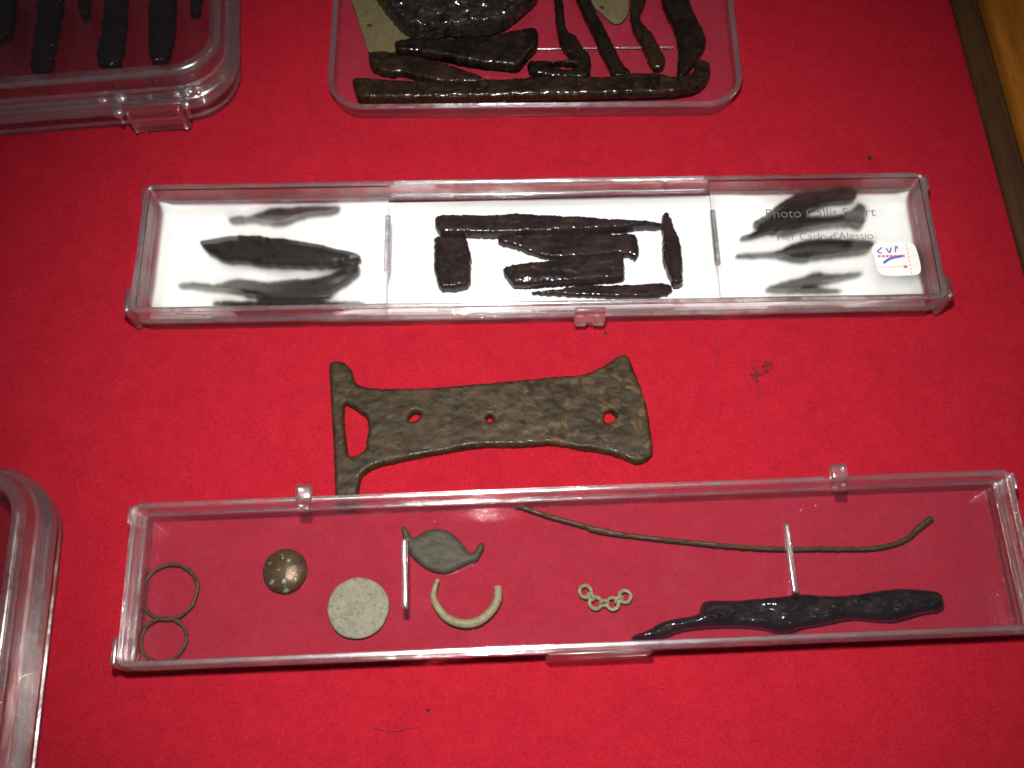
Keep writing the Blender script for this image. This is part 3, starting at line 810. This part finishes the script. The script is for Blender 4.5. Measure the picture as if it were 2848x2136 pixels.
# ------------------------------------------------------------------ paper liner and print on the middle box
def liner():
    nx, verts, faces = 60, [], []
    W = 231.6
    xs = np.linspace(-W / 2 + 2.9, W / 2 - 2.8, nx)
    rows = []
    for x in xs:
        u = x / (W / 2)
        yf = -18.35 + 3.4 * max(0, abs(u) - 0.45) ** 2 / 0.30
        zb = 6.4 + 0.5 * math.sin(x * 0.035) - (0.0 if abs(x) < 60 else 0.4)
        zf = 2.0 + 1.2 * max(0, abs(u) - 0.6)
        line = [(yf, zf), (yf * 0.6, 1.75), (0, 1.6), (10, 1.62), (15.2, 1.75), (17.0, 2.5), (17.8, 3.8), (18.2, zb)]
        rows.append([(x, y, z + 1.6 * max(0, abs(u) - 0.955) / 0.02 + 0.08 * noise.noise(Vector((x * 0.05, y * 0.1, 3)))) for y, z in line])
    m = len(rows[0])
    for r in rows:
        verts += r
    n1 = len(verts)
    verts += [(x, y - 0.0, z + 0.14) for x, y, z in verts]
    for i in range(nx - 1):
        for j in range(m - 1):
            a, b_, c, d_ = i * m + j, (i + 1) * m + j, (i + 1) * m + j + 1, i * m + j + 1
            faces.append((a, d_, c, b_))
            faces.append((n1 + a, n1 + b_, n1 + c, n1 + d_))
    rim = [i * m for i in range(nx)] + [(nx - 1) * m + j for j in range(1, m)] + [i * m + m - 1 for i in range(nx - 2, -1, -1)] + [j for j in range(m - 2, 0, -1)]
    for a, b_ in zip(rim, rim[1:] + rim[:1]):
        faces.append((a, b_, n1 + b_, n1 + a))
    return link('paper_liner', verts, faces, M['paper'], None, (7.4, 39.4, 0), mid_rot, sharp=60)


tag(liner(), 'white paper sheet lining the long box under the dark fragments', 'paper')


def flat_text(name, body, x0, x1, y, z, rot, mat, parent):
    cu = bpy.data.curves.new(name, 'FONT')
    cu.body = body
    cu.size = 1
    cu.extrude = 0.004
    cu.offset = -0.012
    tmp = bpy.data.objects.new(name, cu)
    sc.collection.objects.link(tmp)
    me = bpy.data.meshes.new_from_object(tmp.evaluated_get(bpy.context.evaluated_depsgraph_get()))
    bpy.data.objects.remove(tmp)
    xs_ = [v.co.x for v in me.vertices]
    s = (x1 - x0) / (max(xs_) - min(xs_))
    mnx = min(xs_)
    for v in me.vertices:
        v.co = Vector(((v.co.x - mnx) * s, v.co.y * s, v.co.z * 5)) * MM
    me.materials.clear()
    me.materials.append(mat)
    o = bpy.data.objects.new(name, me)
    sc.collection.objects.link(o)
    o.parent = parent
    o.location = (x0 * MM, y * MM, z * MM)
    o.rotation_euler.z = rot
    return o


def to_box(p):
    """table millimetres to the middle box's own axes"""
    dx, dy = p[0] - 7.4, p[1] - 39.4
    c, s = math.cos(mid_rot), math.sin(mid_rot)
    return dx * c + dy * s, -dx * s + dy * c


tp = [to_box(p) for p in TRACE['text_pos']]
for (a, b_), words in (((0, 1), 'Photo Callis Sport'), ((2, 3), 'di'), ((4, 5), "Pier Carlo d'Alessio")):
    t = flat_text('lid_lettering', words, tp[a][0], tp[b_][0], (tp[a][1] + tp[b_][1]) / 2, 13.56, 0, M['ink'], mid)

st_pts = [to_box(p) for p in TRACE['sticker']]
st_pts = smooth_loop(st_pts, 2)
m_ = len(st_pts)
stick = link('sticker', [(x, y, 13.55) for x, y in st_pts] + [(x, y, 13.68) for x, y in st_pts],
             [tuple(range(m_)), tuple(range(m_, 2 * m_))[::-1]] + [(j, (j + 1) % m_, m_ + (j + 1) % m_, m_ + j) for j in range(m_)], M['paper'], None, (7.4, 39.4, 0), mid_rot)
tag(stick, 'small white sticker with blue pen writing on the frosted lid end', 'sticker')
sm_ = [to_box(p) for p in TRACE['sticker_marks']]
def mark(name, pts, rad, mat):
    return tube(name, [(x, y, 13.72) for x, y in pts], [rad] * len(pts), mat, stick, seg=6, flat=0.15)
def arc3(a, b, c):
    return [tuple(v) for v in spline([Vector(a), Vector(b), Vector(c)], 6)]
mark('pen_stroke', arc3(sm_[0], sm_[1], sm_[2]), 0.22, M['bluepen'])
mark('pen_stroke', arc3(sm_[3], sm_[4], sm_[5]), 0.22, M['bluepen'])
mark('pen_stroke', arc3(sm_[6], sm_[7], sm_[8]), 0.22, M['bluepen'])
mark('pen_swoosh', arc3(sm_[11], sm_[12], sm_[13]), 0.38, M['bluepen'])
for i in range(7):
    a, b_ = Vector(sm_[9]), Vector(sm_[10])
    mark('printed_word', [tuple(a.lerp(b_, (i + 0.08) / 7)), tuple(a.lerp(b_, (i + 0.8) / 7))], 0.36, M['redprint'])
for i in range(9):
    a, b_ = Vector(sm_[14]), Vector(sm_[15])
    mark('printed_dot', [tuple(a.lerp(b_, (i + 0.2) / 9)), tuple(a.lerp(b_, (i + 0.6) / 9))], 0.16, M['redprint'])
for i in range(8):
    a, b_ = Vector(sm_[16]), Vector(sm_[17])
    mark('printed_dash', [tuple(a.lerp(b_, (i + 0.15) / 8)), tuple(a.lerp(b_, (i + 0.7) / 8))], 0.10, M['redprint'])
mark('printed_arrow', [(sm_[18][0] - 0.5, sm_[18][1]), (sm_[18][0] + 0.6, sm_[18][1])], 0.45, M['redprint'])

# ------------------------------------------------------------------ finds in the shallow tray
G1 = 'iron pieces in the shallow tray'
F, B = 'fragment', 'blackened'
find('bronze_plate', 'olive_plate', 1.7, 1.0, 'olive', 'flat olive-green plate with a small hole at the side of the tray', F, G1, ('olive_plate_hole',), edge=0.8, amp=0.12, rag=0.06)
find('iron_lump', 'flaky', 3.1, 6.5, 'flaky', 'large black flaky lump with a crusted, sparkling lower rim in the tray', F, G1, ('flaky_hole',), edge=0.3, amp=1.7, nscale=0.4, pts=3800, rag=0.3)
find('iron_fragment', 'flared', 3.2, 3.4, 'black', 'black iron piece flaring wide at one end, just under the flaky lump', F, G1, amp=0.7)
find('iron_fragment', 'diagonal', 1.7, 3.0, 'brown', 'brown iron strip slanting from the olive plate down to the long bar', F, G1, amp=0.6)
find('iron_bar', 'longbar', 3.6, 3.4, 'brown', 'longest rough iron bar lying along the front wall of the tray, hooked end', F, G1, amp=0.8, pts=2600, nscale=0.6)
find('iron_fragment', 'tongue', 1.7, 2.8, 'black', 'thin dark iron tongue ending in a folded loop above the long bar', F, G1, ('tongue_gap',), amp=0.5)
find('iron_strip', 'strip', 2.4, 2.6, 'black', 'straight slanting black iron strip between the folded tongue and the olive lobe', F, G1, amp=0.5)
find('bronze_lobe', 'lobe', 1.7, 1.0, 'olive', 'rounded olive-green tab with a small hole behind the slanting strip', F, G1, ('lobe_hole',), edge=0.8, amp=0.12, rag=0.06)
find('iron_fragment', 'bone', 1.7, 2.6, 'brown', 'narrow brown piece with a pale rounded tip in the tray', F, G1, amp=0.5)
find('iron_fragment', 'wide', 1.7, 3.0, 'black', 'broad black bent blade nearest the side wall of the tray', F, G1, amp=0.5)

# ------------------------------------------------------------------ finds in the deep box
G2 = 'dark strips in the deep box'
for key, lab in (('se', 'dark iron strip cut by the edge of the photo in the deep box'), ('sa', 'dark iron strip second in from the photo edge in the deep box'),
                 ('sf', 'short dark strip tip between two longer strips in the deep box'), ('sb', 'dark iron strip in the middle of the deep box'),
                 ('sc', 'long dark iron strip nearest the rounded corner of the deep box'), ('sd', 'small dark strip tip by the side wall of the deep box')):
    find('iron_strip', key, 5.5, 2.6, 'black', lab, F, G2, amp=0.4, rag=0.8, edge=0.8)

# ------------------------------------------------------------------ finds in the paper-lined box
G3 = 'iron fragments on the white paper'
find('iron_fragment', 'm1', 2.0, 3.0, 'black', 'slim blurred dark fragment at the back under the plain frosted lid end', F, G3, amp=0.5)
find('iron_fragment', 'm2', 6.6, 4.2, 'black', 'shiny dark pointed fragment close under the plain frosted lid end', F, G3, amp=0.8)
find('iron_fragment', 'm3', 2.0, 3.6, 'black', 'blurred dark curved fragment with a long thin tail under the frosted lid', F, G3, amp=0.5)
find('iron_fragment', 'm4', 2.2, 3.0, 'brown', 'flat dark fragment against the front wall below the curved one', F, G3, amp=0.4, cut=True)
find('iron_bar', 'm5', 3.4, 3.4, 'brown', 'long tapering dark bar across the clear middle of the lined box', F, G3, amp=0.6)
find('iron_fragment', 'm6', 2.0, 3.6, 'brown', 'squarish rust-brown block below the thick end of the long bar', F, G3, amp=0.9)
find('iron_fragment', 'm7', 2.0, 2.8, 'brown', 'wedge-shaped dark piece with a small hooked corner under the long bar', F, G3, amp=0.5)
find('iron_fragment', 'm8', 3.9, 3.0, 'brown', 'dark bluntly pointed piece with glinting end, below the hooked wedge', F, G3, amp=0.7)
find('iron_fragment', 'm9', 4.2, 3.4, 'brown', 'upright narrow brown piece touching the thin tip of the long bar', F, G3, amp=0.5)
find('iron_fragment', 'm10', 1.9, 2.2, 'brown', 'low thin dark sliver along the front wall in the clear middle', F, G3, amp=0.4)
find('iron_fragment', 'm12', 5.2, 3.6, 'black', 'largest blurred dark fragment under the printed name, partly against the back wall', F, G3, amp=0.5)
find('iron_fragment', 'm13', 1.9, 3.0, 'black', 'blurred dark fragment with an upturned end between the two printed lines', F, G3, amp=0.5)
find('iron_fragment', 'm14', 2.0, 3.4, 'black', 'blurred dark spindle-shaped fragment running to the white sticker', F, G3, amp=0.5)
find('iron_fragment', 'm15', 1.9, 2.4, 'black', 'blurred pointed sliver at the front below the white sticker end', F, G3, amp=0.4)

# ------------------------------------------------------------------ loose iron plate on the felt
find('iron_mount', 'plate', 0.25, 3.2, 'plate', 'rusty brown iron mount with a crossbar, flared end and three holes, lying on felt', 'iron mount', None,
     ('plate_tri', 'plate_h1', 'plate_h2', 'plate_h3'), edge=0.78, rad=0.9, amp=0.36, nscale=0.4, pts=7000, rag=0.16)

# ------------------------------------------------------------------ finds in the lower long box
z0 = 1.5
def circle(c, r, n=48, z=0.0, ry=None, a0=0.0):
    return [(c[0] + r * math.cos(a0 + 2 * math.pi * i / n), c[1] + (ry or r) * math.sin(a0 + 2 * math.pi * i / n), z) for i in range(n)]

RD = TRACE['rounds']
G4 = 'small finds in the lower long box'
def ring_find(name, c, r, tr_, label, mat, ry=None, seed=0):
    pts = circle((0, 0), r, 64, tr_, ry)
    rad = [tr_ * (1 + 0.40 * noise.noise(Vector((p[0] * 0.7 + seed, p[1] * 0.7, seed)))) for p in pts]
    pts = [(x * (1 + 0.05 * noise.noise(Vector((x * .3, y * .3, seed)))), y, z) for x, y, z in pts]
    o = tube(name, pts, rad, M[mat], None, True, 10, (c[0], c[1], z0), jitter=0.15, seed=seed)
    return tag(o, label, 'ring', G4)

ring_find('metal_ring', RD[0], 7.25, 0.48, 'larger thin dull brass ring at the end of the lower box', 'ring', seed=2)
ring_find('metal_ring', RD[2], 5.9, 0.45, 'smaller thin ring touching the larger ring and the front wall', 'ring', 5.6, seed=5)


def lathe(name, prof, c, mat, label, cat, wob=0.0, seed=0, n=56, amp=0.0):
    verts, faces = [(0, 0, prof[0][1])], []
    for r, z in prof[1:]:
        for j in range(n):
            a = 2 * math.pi * j / n
            rr = r * (1 + wob * noise.noise(Vector((math.cos(a) * 1.6, math.sin(a) * 1.6, seed))))
            x, y = rr * math.cos(a), rr * math.sin(a)
            verts.append((x, y, z + amp * noise.fractal(Vector((x * 0.6, y * 0.6, seed)), 0.9, 2.1, 3)))
    k = len(prof) - 1
    for j in range(n):
        faces.append((0, 1 + j, 1 + (j + 1) % n))
        for i in range(k - 1):
            a, b_ = 1 + i * n, 1 + (i + 1) * n
            faces.append((a + j, b_ + j, b_ + (j + 1) % n, a + (j + 1) % n))
    faces.append(tuple(1 + (k - 1) * n + j for j in range(n)))
    return tag(link(name, verts, faces, M[mat], None, (c[0], c[1], z0), sharp=65), label, cat, G4)


dome = [(5.9 * math.sin(a), 0.9 + 2.3 * math.cos(a)) for a in [i * math.pi / 2 / 12 for i in range(13)]] + [(5.85, 0.3), (5.4, 0.05)]
lathe('domed_button', dome, RD[4], 'button', 'domed brown and gold button with green specks', 'button', 0.02, 3, amp=0.12)
coinp = [(8.0 * i / 14, 1.25) for i in range(14)] + [(7.9, 1.15), (8.05, 0.9), (8.05, 0.35), (7.9, 0.05)]
lathe('worn_coin', coinp, RD[6], 'coin', 'round worn grey-green coin, widest disc in the lower box', 'coin', 0.030, 11, amp=0.32)
find('leaf_mount', 'leaf', z0 + 0.1, 1.7, 'leaf', 'leaf-shaped dark green bronze mount with curled pointed tips', 'mount', G4, edge=0.5, amp=0.3, rag=0.06, sm=1)

cr = spline([Vector((*p, 1.35)) for p in TRACE['crescent']], 5)
cw = np.interp(np.linspace(0, 11, len(cr)), range(12), [0.5, 0.72, 0.9, 1.0, 1.08, 1.16, 1.22, 1.24, 1.2, 1.16, 1.14, 1.02])
c0 = TRACE['crescent'][6]
cres = tube('bronze_crescent', [(p.x - c0[0], p.y - c0[1], p.z) for p in cr], list(cw), M['bronze'], None, False, 14, (c0[0], c0[1], z0), jitter=0.1, flat=1.0)
tag(cres, 'open pale green bronze crescent, thick in the middle, below the leaf mount', 'crescent', G4)

ch = TRACE['chain']
chain = root('small_chain', (ch[3][0], ch[3][1], z0), 0, 'short pale green chain of small linked rings', 'chain', G4)
for i in (0, 2, 4, 6):
    c = (ch[i][0] - ch[3][0], ch[i][1] - ch[3][1])
    tube('link', circle(c, 1.55, 26, 0.5 + 0.25 * (i % 4 == 0)), [0.50] * 26, M['bronze'], chain, True, 8, jitter=0.2, seed=i)
for i in (1, 3, 5):
    a, b_ = Vector(ch[i - 1]), Vector(ch[i + 1])
    d_ = (b_ - a).normalized()
    c = (a + b_) / 2 - Vector(ch[3])
    pts = []
    for j in range(22):
        an = 2 * math.pi * j / 22
        pts.append((c.x + d_.x * 1.0 * math.cos(an) - d_.y * 0.55 * math.sin(an), c.y + d_.y * 1.0 * math.cos(an) + d_.x * 0.55 * math.sin(an), 0.95 + 0.6 * math.sin(an)))
    tube('link', pts, [0.46] * 22, M['bronze'], chain, True, 8, jitter=0.2, seed=i)

rp = spline([Vector((*p, 0)) for p in TRACE['rod']], 10)
o0 = rp[len(rp) // 2]
n_ = len(rp)
rr_ = []
for i, p in enumerate(rp):
    s = i / (n_ - 1)
    r = 0.62 + 0.28 * max(0, s - 0.86) / 0.14 + 0.15 * max(0, 0.05 - s) / 0.05
    r *= 1 + 0.10 * math.sin(i * 1.9) + 0.12 * noise.noise(Vector((i * 0.21, 2, 5)))
    if i == 0 or i == n_ - 1:
        r *= 0.6
    rr_.append(r)
rod = tube('twisted_rod', [(p.x - o0.x, p.y - o0.y, 1.0) for p in rp], rr_, M['rod'], None, False, 10, (o0.x, o0.y, z0), jitter=0.25, seed=8)
tag(rod, 'long thin twisted brown rod bending up at one end in the lower box', 'rod', G4)
find('iron_knife', 'knife', z0 + 0.1, 4.2, 'black', 'glossy black iron knife with a curved tang along the front of the box', 'knife', G4, edge=0.4, amp=1.3, nscale=0.26, pts=2600, rag=0.12)

# ------------------------------------------------------------------ lint and crumbs on the felt
db = TRACE['debris']
def crumb(i, r, label, mat='crumb'):
    bm = bmesh.new()
    bmesh.ops.create_icosphere(bm, subdivisions=2, radius=r)
    for v in bm.verts:
        v.co *= 1 + 0.5 * noise.noise(v.co * 1.5 + Vector((i * 3.1, 0, 0)))
        v.co.z = v.co.z * 0.6 + r * 0.5
    bm.verts.index_update()
    o = link('crumb', [tuple(v.co) for v in bm.verts], [tuple(v.index for v in f.verts) for f in bm.faces], M[mat], None, (*db[i], 0.02))
    bm.free()
    return tag(o, label, 'crumb', 'specks on the felt')


def fibre(pts, rad, label, z=0.35):
    q = spline([Vector((*p, z)) for p in pts], 6)
    c = q[0]
    o = tube('lint_fibre', [(p.x - c.x, p.y - c.y, p.z + 0.25 * math.sin(k)) for k, p in enumerate(q)], [rad] * len(q), M['lint'], None, seg=6, loc=(c.x, c.y, 0.05))
    return tag(o, label, 'lint', 'lint on the felt')


crumb(0, 0.75, 'black crumb on the felt behind the printed end of the lined box')
crumb(1, 0.5, 'small dark crumb just in front of the lined box latch')
crumb(9, 0.45, 'pale speck between the deep box and the shallow tray', 'lint')
crumb(10, 0.40, 'pale speck beside the wooden case rim', 'lint')
crumb(13, 0.45, 'tiny dark speck on the front felt above the curved hair')
fibre([db[2], ((db[2][0] + db[3][0]) / 2 + 0.5, (db[2][1] + db[3][1]) / 2), db[3]], 0.10, 'thin thread on felt hanging towards the iron mount from the lined box')
rg = random.Random(5)
fibre([(db[4][0] + rg.gauss(0, 1.0), db[4][1] + rg.gauss(0, 1.0)) for _ in range(16)] + [(db[11][0] + 2.0 + rg.gauss(0, 1.4), db[11][1] + rg.gauss(0, 0.7)) for _ in range(7)], 0.16, 'reddish fluff lump on the felt beyond the flared end of the mount', 0.5)
fibre([(db[4][0] + 0.4, db[4][1] - 1.0), (db[5][0] - 0.4, (db[4][1] + db[5][1]) / 2), db[5]], 0.12, 'thin fluff strand trailing below the reddish fluff lump')
fibre([db[6], db[7], db[8]], 0.07, 'curved pale hair on the felt at the very front')

# ------------------------------------------------------------------ raised nap of the felt: loose fibres too many to count
def nap(n=3200):
    rng = random.Random(21)
    verts, faces = [], []
    for _ in range(n):
        x, y = rng.uniform(-165, 160), rng.uniform(-108, 150)
        a, L, r = rng.uniform(0, 6.283), rng.uniform(0.5, 2.2), rng.uniform(0.02, 0.045)
        bend = rng.uniform(-1.2, 1.2)
        b0 = len(verts)
        for k in range(4):
            t = k / 3
            an = a + bend * t
            px, py, pz = x + L * t * math.cos(an), y + L * t * math.sin(an), 0.03 + 0.22 * math.sin(math.pi * t)
            for j in range(3):
                q = 2.094 * j
                verts.append((px - math.sin(an) * r * math.cos(q), py + math.cos(an) * r * math.cos(q), pz + r * math.sin(q)))
        for k in range(3):
            for j in range(3):
                j2 = (j + 1) % 3
                faces.append((b0 + k * 3 + j, b0 + k * 3 + j2, b0 + k * 3 + 3 + j2, b0 + k * 3 + 3 + j))
    o = link('felt_nap', verts, faces, M['nap'])
    o['kind'] = 'stuff'
    o['label'] = 'loose red fibres standing up from the felt'
    o['category'] = 'felt fibres'


nap()
